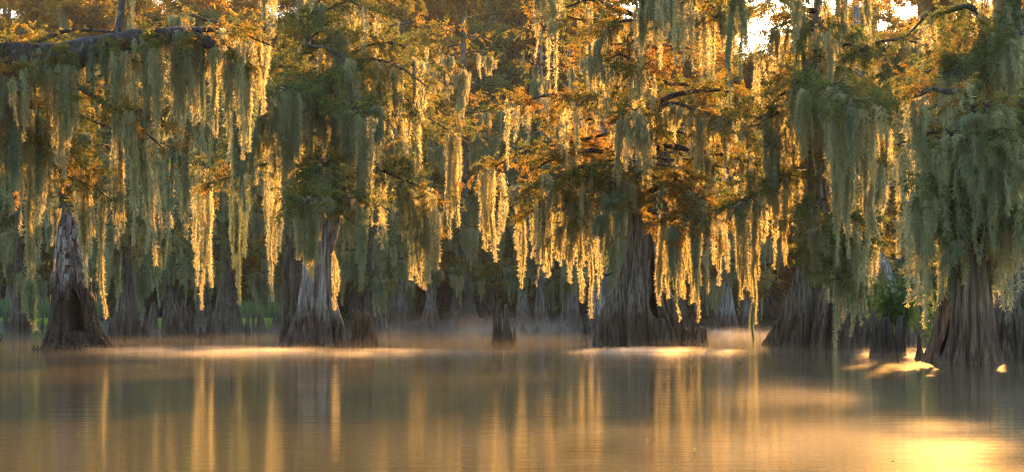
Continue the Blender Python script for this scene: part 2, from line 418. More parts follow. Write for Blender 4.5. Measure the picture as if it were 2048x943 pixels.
def dress(root, limbs, rng, leafmat, twigs=7.0, twl=(.5, 1.5), leafscale=1.0, spray_gap=.16, far=False, moss=40, mlen=(1, 3),
          green=.2, leafprob=.72, limbmat=None, fat=1.0, tmin=.15, zfloor=1.2, limbr=.07, crownname='crown', twigr=.012, wide=1.0, zmoss=99, drooptw=.35, fringe=0, backbias=.12):
    """limbs: list of (points, r0). Makes limb parts, one crown part and moss parts under root."""
    off = -np.array(root.location); allp = []; alld = []; anchors = []
    for P, r in limbs:
        P = respline(P, 16); mb = MB()
        rad = r * (1 - np.linspace(0, 1, 16) * .85) + .006
        tube(mb, P + off, rad, 8 if r > .05 else 5, rng)
        L = np.linalg.norm(np.diff(P, axis=0), axis=1).sum(); n = max(3, int(L * twigs))
        t = rng.uniform(tmin, 1, n) ** .85; ii = t * 15; i0 = np.minimum(ii.astype(int), 14); fr = (ii - i0)[:, None]
        b = P[i0] * (1 - fr) + P[i0 + 1] * fr; T = norm(P[i0 + 1] - P[i0])
        az = rng.uniform(.5, 1.5, n) * rng.choice([-1, 1], n)
        ca, sa = np.cos(az), np.sin(az)
        d = np.stack([T[:, 0] * ca - T[:, 1] * sa, T[:, 0] * sa + T[:, 1] * ca, rng.normal(.12, .3, n)], 1); d = norm(d)
        tl = rng.uniform(twl[0], twl[1], n) * (1.15 - .5 * t)
        k = 5; s = np.linspace(0, 1, k)
        TP = b[:, None] + d[:, None] * (tl[:, None] * s)[..., None]
        TP[..., 2] -= drooptw * (tl[:, None] * s**2); TP += rng.normal(0, .04, TP.shape) * s[None, :, None]
        V = np.concatenate(mb.v); Q = np.concatenate(mb.q)
        tq = twig_quads(TP + off, twigr).reshape(-1, 3)
        V2 = np.concatenate([V, tq]); Q2 = np.concatenate([Q, np.arange(len(tq)).reshape(-1, 4) + len(V)])
        me = poly_mesh('limb', V2, Q2, limbmat or M_LIMB); link('limb', me, root)
        # sprays
        for q in range(n):
            m = max(2, int(tl[q] / spray_gap)); u = rng.uniform(.15, 1, m) * (k - 1); u0 = np.minimum(u.astype(int), k - 2); uf = (u - u0)[:, None]
            pp = TP[q][u0] * (1 - uf) + TP[q][u0 + 1] * uf
            if rng.random() < leafprob:
                allp.append(pp); alld.append(norm(d[q][None] + rng.normal(0, .55, (m, 3)) + np.array([0, 0, -.15])))
            if rng.random() < .7: anchors.append(pp[0])
        for q in range(max(2, int(L * 2.5))): anchors.append(P[rng.integers(3, 16)] + rng.normal(0, .03, 3))
    if allp:
        pos = np.concatenate(allp); dr = np.concatenate(alld)
        V = leaf_cloud(pos, dr, rng, leafscale, SPRAYS_FAR if far else SPRAYS) + off
        link(crownname, quad_mesh(crownname, V, leafmat), root)
    A = np.array(anchors); A = A[A[:, 2] < zmoss]
    if moss and len(A):
        key = rng.uniform(0, 1, len(A)) + np.clip((A[:, 1] - root.location[1]) * backbias, -.3, 1.5)
        sel = np.argsort(key)[:moss]
        if fringe:
            key = rng.uniform(0, 1, len(A)) + np.clip((A[:, 1] - root.location[1]) * backbias, -.3, 1.5)
            FQ = []
            for p in A[np.argsort(key)[:fringe]]:
                if clear_len(p, 2.0) < 1.9: continue
                f = FRINGE[rng.integers(0, len(FRINGE))]; c_, s_ = math.cos(rng.uniform(0, 6.28)), 0; a_ = rng.uniform(0, 6.28)
                Rz = np.array([[math.cos(a_), math.sin(a_), 0], [-math.sin(a_), math.cos(a_), 0], [0, 0, 1]])
                sz = rng.uniform(.6, 1.5) * fat
                FQ.append(f @ Rz * np.array([fat, fat, min(sz, max(.3, (p[2] - zfloor) / 1.3))]) + p + off)
            FM = quad_mesh('small_moss', np.concatenate(FQ), M_MOSS if green < .4 else M_MOSSG)
            tag(link('small_moss', FM, root), kind='stuff')
        for p in A[sel]:
            l = rng.uniform(*mlen) * rng.uniform(.6, 1); l = min(l, p[2] - zfloor + rng.uniform(-.4, .4))
            l = clear_len(p, l)
            if l > .35: hang(root, p, l, rng, green, wide, fat)
    return anchors

def copy_tree(o, parent=None):
    c = o.copy(); COL.objects.link(c)
    if parent is not None: c.parent = parent
    for ch in list(o.children): copy_tree(ch, c)
    return c

# ------------------------------------------------------------------ water, ground, haze
def water_mat():
    m, nt, N, L = nmat('swamp_water')
    v1 = mapping(nt, (.55, 3.2, 1)); v2 = mapping(nt, (2.0, 11.0, 1)); v3 = mapping(nt, (.06, .25, 1))
    n1 = noise(nt, v1, 1, 3, .55); n2 = noise(nt, v2, 1, 2, .5); n3 = noise(nt, v3, 1, 3, .5)
    a = N.new('ShaderNodeMath'); a.operation = 'MULTIPLY_ADD'; a.inputs[1].default_value = .22
    L.new(n2.outputs[0], a.inputs[0]); L.new(n1.outputs[0], a.inputs[2])
    r = N.new('ShaderNodeMapRange'); r.inputs[1].default_value = .35; r.inputs[2].default_value = .65; r.inputs[3].default_value = .35; r.inputs[4].default_value = 1.0
    L.new(n3.outputs[0], r.inputs[0])
    b = N.new('ShaderNodeBump'); b.inputs['Distance'].default_value = .008; L.new(r.outputs[0], b.inputs['Strength']); L.new(a.outputs[0], b.inputs['Height'])
    p = N.new('ShaderNodeBsdfPrincipled'); p.inputs['Base Color'].default_value = (.058, .052, .026, 1)
    p.inputs['Roughness'].default_value = .085; p.inputs['IOR'].default_value = 1.33
    p.inputs['Specular IOR Level'].default_value = .5
    L.new(b.outputs[0], p.inputs['Normal'])
    o = N.new('ShaderNodeOutputMaterial'); L.new(p.outputs[0], o.inputs[0]); return m
M_WATER = water_mat()
wv = np.array([[[-1500, -200, 0], [1500, -200, 0], [1500, 2500, 0], [-1500, 2500, 0]]], float)
o = link('water', quad_mesh('water', wv, M_WATER)); tag(o, 'still brown swamp water with faint ripples and golden reflections', kind='structure')

def soil():
    m, nt, N, L = nmat('muddy_soil'); v = mapping(nt, (.4, .4, .4)); n = noise(nt, v, 1, 5)
    c = ramp(nt, n.outputs[0], [(.35, (.03, .035, .018)), (.65, (.06, .07, .03))])
    p = N.new('ShaderNodeBsdfPrincipled'); p.inputs['Roughness'].default_value = .95; L.new(c.outputs[0], p.inputs['Base Color'])
    o = N.new('ShaderNodeOutputMaterial'); L.new(p.outputs[0], o.inputs[0]); return m
M_SOIL = soil()
rng = np.random.default_rng(5)
nx, ny = 260, 16
gx = np.linspace(-160, 160, nx); 
edge = 150 + 14 * np.sin(gx * .06 + 2) + 5 * np.sin(gx * .31) + 1.5 * np.sin(gx * 1.3) - 22 * np.clip((-gx - 24) / 12, 0, 1)
G = np.zeros((ny, nx, 3))
for j in range(ny):
    f = j / (ny - 1)
    G[j, :, 0] = gx; G[j, :, 1] = edge + f**2 * 260; G[j, :, 2] = -.15 + .55 * (1 - math.exp(-f * 12)) + .12 * np.sin(gx * .5 + j) + 1.0 * f
mb = MB(); mb.grid(G, closed=False)
o = link('bank', mb.mesh('bank', M_SOIL)); tag(o, 'low dark muddy bank under the far forest', kind='structure')

def volume_box(name, lo, hi, dens, col, aniso, label):
    m, nt, N, L = nmat(name); v = N.new('ShaderNodeVolumePrincipled'); v.inputs['Density'].default_value = dens
    v.inputs['Color'].default_value = (*col, 1); v.inputs['Anisotropy'].default_value = aniso
    o = N.new('ShaderNodeOutputMaterial'); L.new(v.outputs[0], o.inputs['Volume'])
    x0, y0, z0 = lo; x1, y1, z1 = hi
    V = np.array([[x0, y0, z0], [x1, y0, z0], [x1, y1, z0], [x0, y1, z0], [x0, y0, z1], [x1, y0, z1], [x1, y1, z1], [x0, y1, z1]], float)
    Q = [[0, 3, 2, 1], [4, 5, 6, 7], [0, 1, 5, 4], [1, 2, 6, 5], [2, 3, 7, 6], [3, 0, 4, 7]]
    ob = link(name, poly_mesh(name, V, Q, m, False)); tag(ob, label, kind='stuff'); return ob
volume_box('haze', (-1600, -260, -1.5), (1600, 2600, 48), HAZE_D, (.94, .95, 1.0), .12, 'thin golden morning haze filling the swamp air')

volume_box('mist', (-300, -30, .004), (300, 170, .25), .0006, (1, .97, .93), .55, 'thin layer of mist lying on the water')

def mist_bank(px, py, wpx, dY, h, dens, label):
    Y = YW(py); c = W(px, py, Y); m, nt, N, L = nmat('mist_bank'); v = N.new('ShaderNodeVolumePrincipled')
    tc = N.new('ShaderNodeTexCoord'); ln = N.new('ShaderNodeVectorMath'); ln.operation = 'LENGTH'; L.new(tc.outputs['Object'], ln.inputs[0])
    fo = N.new('ShaderNodeMapRange'); fo.interpolation_type = 'SMOOTHSTEP'; fo.inputs[1].default_value = .25; fo.inputs[2].default_value = .97
    fo.inputs[3].default_value = dens; fo.inputs[4].default_value = 0.0; L.new(ln.outputs['Value'], fo.inputs[0])
    n = noise(nt, None, 1.0, 2, .5); mp = N.new('ShaderNodeMapping'); mp.inputs['Scale'].default_value = (3.0, 2.2, 1.0); mp.inputs['Location'].default_value = (px * .1, 0, 0)
    L.new(tc.outputs['Object'], mp.inputs[0]); L.new(mp.outputs[0], n.inputs['Vector'])
    nr = N.new('ShaderNodeMapRange'); nr.inputs[1].default_value = .38; nr.inputs[2].default_value = .62; L.new(n.outputs[0], nr.inputs[0])
    mu = N.new('ShaderNodeMath'); mu.operation = 'MULTIPLY'; L.new(fo.outputs[0], mu.inputs[0]); L.new(nr.outputs[0], mu.inputs[1]); L.new(mu.outputs[0], v.inputs['Density'])
    v.inputs['Color'].default_value = (1, .97, .93, 1); v.inputs['Anisotropy'].default_value = .5
    o = N.new('ShaderNodeOutputMaterial'); L.new(v.outputs[0], o.inputs['Volume'])
    mb = MB(); ph = np.linspace(0, np.pi / 2, 10)[:, None]; th = np.linspace(0, 2 * np.pi, 40, endpoint=False)[None]
    G = np.stack([np.sin(ph) * np.cos(th), -np.sin(ph) * np.sin(th), np.cos(ph) + 0 * th], -1)
    G = np.concatenate([G, np.zeros((1, 40, 3))], 0); mb.grid(G)
    ob = link('mist', mb.mesh('mist', m)); ob.location = (c[0], Y, .006); ob.scale = (wpx / 2 / F * Y, dY, h); tag(ob, label, kind='stuff')
for a in [(420, 664, 700, 16.0, 1.6, .008, 'pale mist on the far water behind the splintered stumps'),
          (640, 706, 1150, 4.5, .16, .08, 'thin golden streak of mist on the water before the left trees'),
          (420, 700, 700, 4, .2, .08, 'thin mist streak right of the jagged broken stump'),
          (1305, 704, 460, 4.5, .18, .24, 'bright golden mist streak under the massive cypress'),
          (1475, 669, 300, 16.0, .6, .022, 'glowing mist in the gap right of the massive cypress'),
          (900, 664, 520, 22.0, 1.6, .009, 'pale mist on the far water left of the split stump'),
          (1060, 663, 420, 20.0, 1.5, .009, 'pale mist on the far water right of the split stump'),
          (1770, 709, 330, 4.5, .2, .05, 'golden mist around the black ragged stump'),
          (1750, 790, 1300, 6.0, .2, .012, 'soft golden mist on the near water at lower right'),
          (1800, 900, 2600, 4.5, .25, .028, 'bright golden mist closest to the viewer at lower right')]:
    mist_bank(*a)

HERO = [ # px, top, tip, width px, Y, ropes, r0, green, label
 (64, 300, 600, 34, 41, 7, .07, 0, 'long golden moss rope at the far left above a dark drooping clump'),
 (64, 555, 652, 26, 41, 9, .13, 1, 'dark teardrop moss clump at the end of the far left rope, almost touching the water'),
 (27, 160, 420, 34, 38, 8, .12, 1, 'dark bulging moss hank in the upper left corner under the thick limb'),
 (100, 230, 440, 36, 42, 9, .07, 0, 'tan moss beard just left of the broken stump tip'),
 (167, 330, 560, 38, 44, 9, .07, 0, 'broad golden moss beard in front of the right side of the jagged stump'),
 (207, 380, 618, 16, 44, 3, .06, 0, 'thin kinked moss strand right of the jagged broken stump'),
 (238, 260, 490, 30, 44, 6, .07, 0, 'golden moss rope above the gap right of the broken stump'),
 (302, 220, 520, 26, 44, 4, .08, 0, 'long spiky golden moss rope above the dim knobbly stump'),
 (368, 200, 470, 46, 44, 10, .08, 0, 'golden moss curtain hanging left of the flared dark cypress, high up'),
 (408, 330, 610, 50, 60, 12, .09, .5, 'wide grey-green moss curtain over the splintered stump cluster'),
 (478, 290, 600, 44, 58, 9, .12, 1, 'dark green moss curtain with gold edge above the post-like knees'),
 (545, 270, 590, 34, 56, 6, .08, 0, 'slender moss ropes just left of the black rotten trunk'),
 (575, 170, 420, 44, 47, 10, .08, 0, 'grey moss hank above the black rotten trunk'),
 (617, 390, 552, 52, 44.5, 22, .07, 0, 'bright golden moss beard in front of the grey flared trunk'),
 (652, 340, 470, 34, 46, 8, .06, 0, 'small golden moss fringe right of the beard on the grey trunk'),
 (693, 380, 500, 22, 46, 5, .06, 0, 'short golden moss tuft at the right side of the grey trunk'),
 (728, 225, 490, 48, 46, 12, .08, 0, 'smooth grey-gold moss hank hanging from the bleached forked twig'),
 (669, 500, 615, 8, 51, 2, .05, 0, 'thin golden moss edge clinging to the right side of the grey trunk'),
 (850, 370, 540, 66, 50, 20, .09, .6, 'slanting dark moss clump with glowing golden fringe between the two big trees'),
 (835, 430, 556, 14, 52, 3, .06, 0, 'narrow golden moss tip left of the slanting dark clump'),
 (905, 260, 470, 50, 56, 11, .09, 0, 'golden moss curtain above the broad cypress foot'),
 (985, 330, 520, 56, 56, 12, .08, 0, 'golden moss curtain above the split stump'),
 (1040, 380, 570, 22, 54, 4, .07, 0, 'golden moss rope right of the split stump'),
 (1093, 400, 545, 60, 53, 13, .07, 0, 'ragged golden moss fringe left of the thin twin strands'),
 (1140, 400, 560, 44, 53, 9, .07, 0, 'glowing moss fringe directly left of the massive cypress'),
 (1163, 420, 600, 10, 53, 2, .06, 0, 'left one of two long thin moss strands beside the massive cypress'),
 (1180, 400, 622, 10, 53, 2, .06, 0, 'right one of two long thin moss strands beside the massive cypress'),
 (1226, 390, 560, 50, 52, 12, .09, 1, 'green moss drape on the left shoulder of the massive cypress'),
 (1326, 420, 605, 30, 52, 8, .08, .5, 'pointed moss rope across the dark cleft of the massive cypress'),
 (1365, 440, 590, 30, 52, 8, .07, 0, 'golden moss rope over the right flank of the massive cypress'),
 (1398, 400, 635, 34, 52, 8, .08, .5, 'long green moss rope with golden tip above the gnarled knee'),
 (1440, 380, 560, 40, 55, 9, .08, 0, 'grey moss curtain before the hazy cypress with a knot hole'),
 (1485, 400, 585, 34, 50, 9, .08, .4, 'left half of the thick moss skein in the gap right of the massive cypress'),
 (1508, 390, 640, 26, 50, 6, .08, .4, 'longest dark-cored moss rope hanging in the gap toward the water'),
 (1507, 600, 690, 5, 50, 2, .025, 1, 'bare wiry tail dangling below the longest moss rope'),
 (1345, -30, 92, 14, 48, 3, .09, 1, 'dark moss rope at the top edge right of the centre trunk'),
 (1482, -30, 150, 20, 47, 4, .10, 1, 'thick dark moss rope at the top edge beside the bright sky'),
 (1535, 230, 430, 20, 50, 5, .07, 0, 'pinkish moss rope left of the wide dark right cypress'),
 (1636, 430, 570, 40, 48, 10, .07, 0, 'V-shaped moss beard over the left of the wide dark right cypress'),
 (1672, 170, 525, 36, 45, 9, .07, .3, 'left one of the paired long moss ropes before the wide dark right cypress'),
 (1700, 200, 500, 30, 44, 8, .07, 0, 'middle long golden moss rope before the wide dark right cypress'),
 (1738, 190, 560, 26, 45, 5, .07, 0, 'right long spiky golden moss rope above the leaning grey trunk'),
 (1690, 430, 640, 50, 47, 12, .08, .3, 'broad grey-green moss curtain over the middle of the wide dark right cypress'),
 (1672, 540, 690, 12, 47, 2, .06, 0, 'thin moss strand reaching the water before the wide dark right cypress'),
 (1716, 480, 665, 40, 47, 8, .07, .5, 'tattered moss curtain at the right side of the wide dark right cypress'),
 (1800, 210, 500, 24, 44, 5, .07, 0, 'glowing gold moss rope above the dark shrub'),
 (1838, 180, 360, 30, 44, 6, .07, 0, 'brightest gold moss rope near the right edge'),
 (1862, 150, 330, 22, 43, 5, .07, 0, 'short bright moss rope right of the brightest gold one'),
 (1906, 140, 368, 22, 36, 6, .07, .8, 'long grey-green moss rope left of the tall straight right trunk'),
 (1925, 120, 300, 26, 36, 6, .08, .8, 'grey moss hank against the tall straight right trunk'),
 (1865, 480, 605, 44, 34, 12, .06, .8, 'grey moss drape over the hollow brown buttress'),
 (1905, 460, 615, 48, 33, 13, .06, .8, 'pale grey moss drape on the left of the splayed foreground cypress'),
 (1975, 440, 600, 60, 33, 14, .06, 1, 'green moss drape over the ribs of the splayed foreground cypress'),
]

_near = [(655, 52.5), (1285, 54.3), (1640, 52.5), (1945, 32.8), (2005, 37.5), (-140, 40)]
def hero_limbs(px0, Y0):
    """limbs that carry the prominent moss: from this trunk to the top of each festoon"""
    out = []
    for j, (px, t, b, w, Y, n, r0, g, lab) in enumerate(HERO):
        if 'tail' in lab or 'clinging' in lab or 'clump at the end' in lab: continue
        dd = [abs(px - a) / F * 45 + abs(Y - c) * .55 for a, c in _near]
        if _near[int(np.argmin(dd))] != (px0, Y0): continue
        e = W(px, t + 6, Y); r = R(900 + j); z0 = e[2] + abs(e[0] - W(px0, 0, Y0)[0]) * .22 + r.uniform(.1, .6)
        s0 = np.array([W(px0, 0, Y0)[0], Y0, z0]); m1 = s0 * .55 + e * .45 + np.array([r.normal(0, .15), r.normal(0, .3), r.uniform(.1, .5)])
        m2 = s0 * .2 + e * .8 + np.array([0, 0, r.uniform(.05, .25)]); ext = e + (e - s0) / (np.linalg.norm(e - s0) + .1) * r.uniform(.3, .8) - np.array([0, 0, .15])
        out.append((respline([s0, m1, m2, e, ext], 9), r.uniform(.04, .08)))
    return out

# ------------------------------------------------------------------ near trees
R = np.random.default_rng
def limb_px(pts, Y, jig=0, seed=0):
    """[(px, py, dY)] -> world points"""
    return np.array([W(a, b, Y + c) for a, b, c in pts])

def near_tree(name_label, Y, prof, seed, extra=(), leafmat=M_LEAF, barkm=M_BARK, nl=14, zr=(5, 13), reach=(2.5, 4.8), px=None,
              moss=70, mlen=(1.2, 3.2), green=.25, cavs=(), tk={}, group=None, leafscale=1.0, name='cypress_tree', top=None, hero=None, **kw):
    rng = R(seed); cx = px or (prof[0][1] + prof[0][2]) / 2
    base = W(cx, 0, Y); root = empty(name, (base[0], Y, 0), name_label, 'tree', group)
    mb = MB(); trunk(mb, Y, prof, seed, cavs=cavs, **tk)
    me = mb.mesh('trunk', barkm); link('trunk', me, root, True)
    topp = prof[-1]; tx = ((topp[1] + topp[2]) / 2 - 1024) / F * Y; tz = CAMH + (HZ - topp[0]) / F * Y
    far = kw.get('far', False)
    limbs = []
    for P, r in list(extra) + (hero_limbs(*hero) if hero else []): limbs.append((P, r))
    zs_ = [CAMH + (HZ - p[0]) / F * Y for p in prof]; cs_ = [((p[1] + p[2]) / 2 - 1024) / F * Y for p in prof]
    az0 = rng.uniform(0, 6.28)
    for i in range(nl):
        z = zr[0] + (zr[1] - zr[0]) * ((i + rng.uniform(0, .8)) / nl); az = az0 + i * 2.4 + rng.normal(0, .3)
        if not far and math.sin(az) > .3 and rng.random() < .7: az = -az
        far = kw.get('far', False); re = rng.uniform(*reach) * (1.0 - .25 * (z - zr[0]) / max(zr[1] - zr[0], 1))
        x = np.interp(z, zs_, cs_)
        limbs.append((rand_limb(rng, np.array([x, Y, z]), az, re, rng.uniform(.2, 1.4), rng.uniform(.3, 1.5)), rng.uniform(.05, .1)))
    dress(root, limbs, rng, leafmat, moss=moss, mlen=mlen, green=green, leafscale=leafscale, **kw)
    return root

# --- left main cypress with the grey flared trunk
near_tree('grey flared cypress left of centre, a golden moss beard hanging across its trunk', YW(690),
    [(690, 556, 716), (660, 574, 703), (620, 590, 686), (580, 598, 674), (540, 604, 668), (500, 608, 672), (460, 612, 682), (420, 622, 690), (360, 636, 690), (280, 640, 684), (180, 640, 672), (60, 640, 668), (-40, 642, 664)],
    11, hero=(655, 52.5), barkm=M_BARKL, nl=22, zr=(5.8, 13.2), reach=(2.6, 4.6), moss=92, mlen=(1.4, 3.4),
    extra=[(limb_px([(655, 200, 0), (640, 130, -.5), (612, 70, -1), (618, 40, -1.6), (640, 0, -2)], 52.5), .16),
           (limb_px([(650, 160, 0), (640, 60, -2), (614, 90, -3), (650, 95, -3.3), (690, 122, -3.5), (705, 170, -3.6), (722, 210, -3.6), (738, 240, -3.7)], 52.5), .07),
           (limb_px([(655, 180, 0), (720, 120, -2), (790, 130, -3), (850, 170, -3.5)], 52.5), .08),
           (limb_px([(655, 260, 0), (740, 200, -1), (800, 190, -2), (850, 260, -2.5)], 52.5), .08),
           (limb_px([(650, 200, 0), (740, 90, -1), (800, 90, -2), (840, 120, -2.5)], 52.5), .07)],
    fringe=200, leafmat=M_LEAFG, tk=dict(flute=.48, nfl=7), twigs=7, spray_gap=.15)
# the dark rotten stem leaning on its left side
rt = empty('dead_trunk', tuple(W(585, 0, YW(688)) * np.array([1, 1, 0])), 'black rotten trunk standing close against the left side of the grey flared cypress', 'tree')
mb = MB(); trunk(mb, YW(687), [(690, 556, 606), (640, 562, 606), (600, 566, 604), (540, 564, 604), (500, 572, 606), (460, 586, 612), (420, 592, 616), (300, 600, 622), (200, 606, 620)], 12, flute=.3, nfl=5, rough=.08)
link('trunk', mb.mesh('trunk', M_BARKD), rt, True)

# --- the big centre cypress
near_tree('massive centre cypress with very wide fluted base and dark cleft', YW(688),
    [(690, 1184, 1392), (670, 1188, 1385), (640, 1196, 1370), (600, 1212, 1352), (560, 1228, 1338), (520, 1240, 1330), (480, 1250, 1322), (440, 1256, 1310), (400, 1258, 1300), (340, 1258, 1300), (300, 1268, 1296), (200, 1272, 1292), (80, 1276, 1290), (-40, 1278, 1288)],
    21, hero=(1285, 54.3), barkm=M_BARK, nl=24, zr=(5.2, 13.2), reach=(2.6, 5.2), moss=88, mlen=(.9, 2.6),
    extra=[(limb_px([(1285, 350, 0), (1330, 290, -.5), (1380, 300, -1), (1450, 310, -1.5), (1520, 330, -2)], 54.3), .14),
           (limb_px([(1280, 340, 0), (1240, 310, .2), (1200, 300, .4), (1130, 310, .4), (1060, 340, .6)], 54.3), .14),
           (limb_px([(1275, 400, 0), (1240, 360, -.5), (1190, 350, -1), (1130, 360, -1.5)], 54.3), .10),
           (limb_px([(1290, 390, 0), (1330, 370, -.5), (1380, 390, -1), (1430, 410, -1.5)], 54.3), .10),
           (limb_px([(1280, 250, 0), (1200, 200, -.5), (1110, 190, -1), (1020, 210, -1.5)], 54.3), .12),
           (limb_px([(1282, 230, 0), (1350, 190, -.5), (1430, 180, -1), (1510, 200, -1.5)], 54.3), .12)],
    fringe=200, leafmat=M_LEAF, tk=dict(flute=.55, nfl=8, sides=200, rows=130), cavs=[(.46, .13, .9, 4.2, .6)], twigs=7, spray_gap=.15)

# --- right cypress
near_tree('wide dark cypress right of centre with long paired moss ropes in front', YW(690),
    [(692, 1520, 1756), (670, 1532, 1748), (640, 1550, 1738), (600, 1568, 1728), (560, 1584, 1712), (520, 1594, 1704), (480, 1602, 1696), (440, 1608, 1688), (380, 1612, 1670), (300, 1616, 1660), (200, 1622, 1652), (80, 1626, 1646), (-30, 1628, 1644)],
    31, hero=(1640, 52.5), barkm=M_BARK, nl=20, zr=(5.6, 12), reach=(2.5, 4.6), moss=78, mlen=(1.4, 3.6),
    extra=[(limb_px([(1640, 300, 0), (1690, 200, -1), (1740, 160, -1.5), (1800, 130, -2), (1850, 110, -2)], 52.5), .12),
           (limb_px([(1640, 260, 0), (1600, 180, -1), (1560, 190, -1.5), (1520, 260, -2)], 52.5), .10),
           (limb_px([(1640, 180, 0), (1700, 110, -1), (1780, 80, -2), (1860, 90, -3)], 52.5), .10)],
    fringe=200, leafmat=M_LEAFG, tk=dict(flute=.55, nfl=9, sides=190), twigs=7, spray_gap=.15)
rt = empty('leaning_trunk', tuple(W(1765, 0, 56) * np.array([1, 1, 0])), 'grey streaked trunk leaning left behind the dark shrub and the wide dark cypress', 'tree')
mb = MB(); trunk(mb, 56, [(686, 1735, 1830), (640, 1738, 1822), (600, 1740, 1806), (560, 1736, 1790), (500, 1728, 1768), (440, 1722, 1754), (380, 1716, 1742), (300, 1712, 1732), (150, 1708, 1724), (0, 1706, 1718)], 32, flute=.3, nfl=7)
link('trunk', mb.mesh('trunk', M_BARKL), rt, True)

# --- right edge trees
near_tree('mossy brown cypress with splayed ribs in the right foreground', YW(726),
    [(727, 1876, 2012), (700, 1886, 2004), (670, 1895, 1997), (630, 1902, 1990), (590, 1908, 1984), (540, 1916, 1977), (480, 1924, 1972), (400, 1934, 1968), (300, 1946, 1962), (250, 1948, 1960)],
    41, hero=(1945, 32.8), barkm=M_BARKB, nl=18, zr=(2.7, 5.6), reach=(1.0, 2.0), moss=70, mlen=(.5, 1.5), green=.25,
    fringe=200, leafmat=M_LEAFG, tk=dict(flute=.34, nfl=12), twigs=10, twl=(.3, .8), spray_gap=.12, leafscale=.8, limbr=.04, zfloor=.9, tmin=.05)
near_tree('tall straight cypress trunk rising out of frame at the right edge', 37.5,
    [(722, 1952, 2130), (690, 1964, 2112), (640, 1978, 2088), (580, 1996, 2060), (500, 1992, 2044), (400, 1988, 2036), (300, 1984, 2032), (200, 1984, 2030), (100, 1986, 2028), (-60, 1988, 2026), (-300, 1994, 2020)],
    42, hero=(2005, 37.5), barkm=M_BARK, nl=11, zr=(5.6, 9.4), reach=(1.6, 2.8), moss=50, mlen=(1.0, 2.8), green=.3,
    fringe=90, leafmat=M_LEAFG, tk=dict(flute=.3, nfl=12), twigs=8, twl=(.4, 1.1), spray_gap=.12, leafscale=.85, limbr=.05,
    extra=[(limb_px([(2000, 215, -.5), (1960, 212, -1.5), (1920, 220, -2), (1880, 214, -2.2)], 37.5), .04)])
rt = empty('hollow_trunk', tuple(W(1870, 0, 34) * np.array([1, 1, 0])), 'hollow brown leaning buttress beside the splayed right foreground cypress', 'tree')
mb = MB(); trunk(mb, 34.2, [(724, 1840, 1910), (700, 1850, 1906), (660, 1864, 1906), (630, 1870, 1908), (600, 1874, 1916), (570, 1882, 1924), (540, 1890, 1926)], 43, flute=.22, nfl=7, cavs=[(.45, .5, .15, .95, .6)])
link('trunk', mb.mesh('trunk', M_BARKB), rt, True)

# --- tree out of frame on the left whose thick limb reaches into the picture
near_tree('cypress beyond the left edge whose thick dark limb crosses the upper left corner', 40,
    [(709, -260, -80), (640, -235, -100), (560, -215, -115), (450, -205, -125), (300, -198, -135), (150, -195, -140), (0, -190, -145), (-150, -185, -150)],
    51, hero=(-140, 40), barkm=M_BARKD, nl=16, zr=(5.5, 10), reach=(2.8, 5.5), moss=98, mlen=(1.2, 3.6), green=.2,
    extra=[(limb_px([(-170, 120, 0), (-60, 128, -.6), (0, 118, -1), (90, 118, -1.3), (150, 108, -1.5), (220, 92, -1.6), (290, 78, -1.8), (350, 70, -2), (430, 90, -2.2), (500, 130, -2.4)], 40), .60),
           (limb_px([(200, 95, -1.6), (235, 60, -1.5), (245, 10, -1.2), (240, -60, -1)], 40), .11),
           (limb_px([(0, 120, -1), (60, 92, -.4), (150, 60, 0), (260, 66, .6)], 40), .09),
           (limb_px([(100, 118, -1.3), (180, 190, -2), (250, 230, -2.6), (330, 300, -3)], 40), .07),
           (limb_px([(300, 80, -1.8), (370, 62, -2), (450, 60, -2.4), (540, 90, -2.8)], 40), .09),
           (limb_px([(-100, 200, 0), (-20, 250, -.4), (40, 260, -.5), (110, 300, -.8)], 40), .08),
           (limb_px([(-100, 300, 0), (0, 280, 1), (90, 290, 1.5), (180, 330, 2)], 40), .07)],
    fringe=120, leafmat=M_LEAF, tk=dict(flute=.25, nfl=9), twigs=7, spray_gap=.14, leafscale=.85, fat=.85, name='cypress_tree')

_r = R(52); _lt = [o for o in COL.objects if o.get('label', '').startswith('cypress beyond the left edge')][0]
_lp = respline(limb_px([(-170, 120, 0), (-60, 128, -.6), (0, 118, -1), (90, 118, -1.3), (150, 108, -1.5), (220, 92, -1.6), (290, 78, -1.8), (350, 70, -2), (430, 90, -2.2), (500, 130, -2.4)], 40), 80)
for q in range(28):
    i_ = int(_r.integers(20, 80)); w_ = .5 * (1 - i_ / 95)
    hang(_lt, _lp[i_] + np.array([0, _r.choice([-1, -1, 1]) * w_ * _r.uniform(.8, 1), _r.uniform(0, 1) * w_]), _r.uniform(.5, 2.2), _r, .4, 1.0, .85)

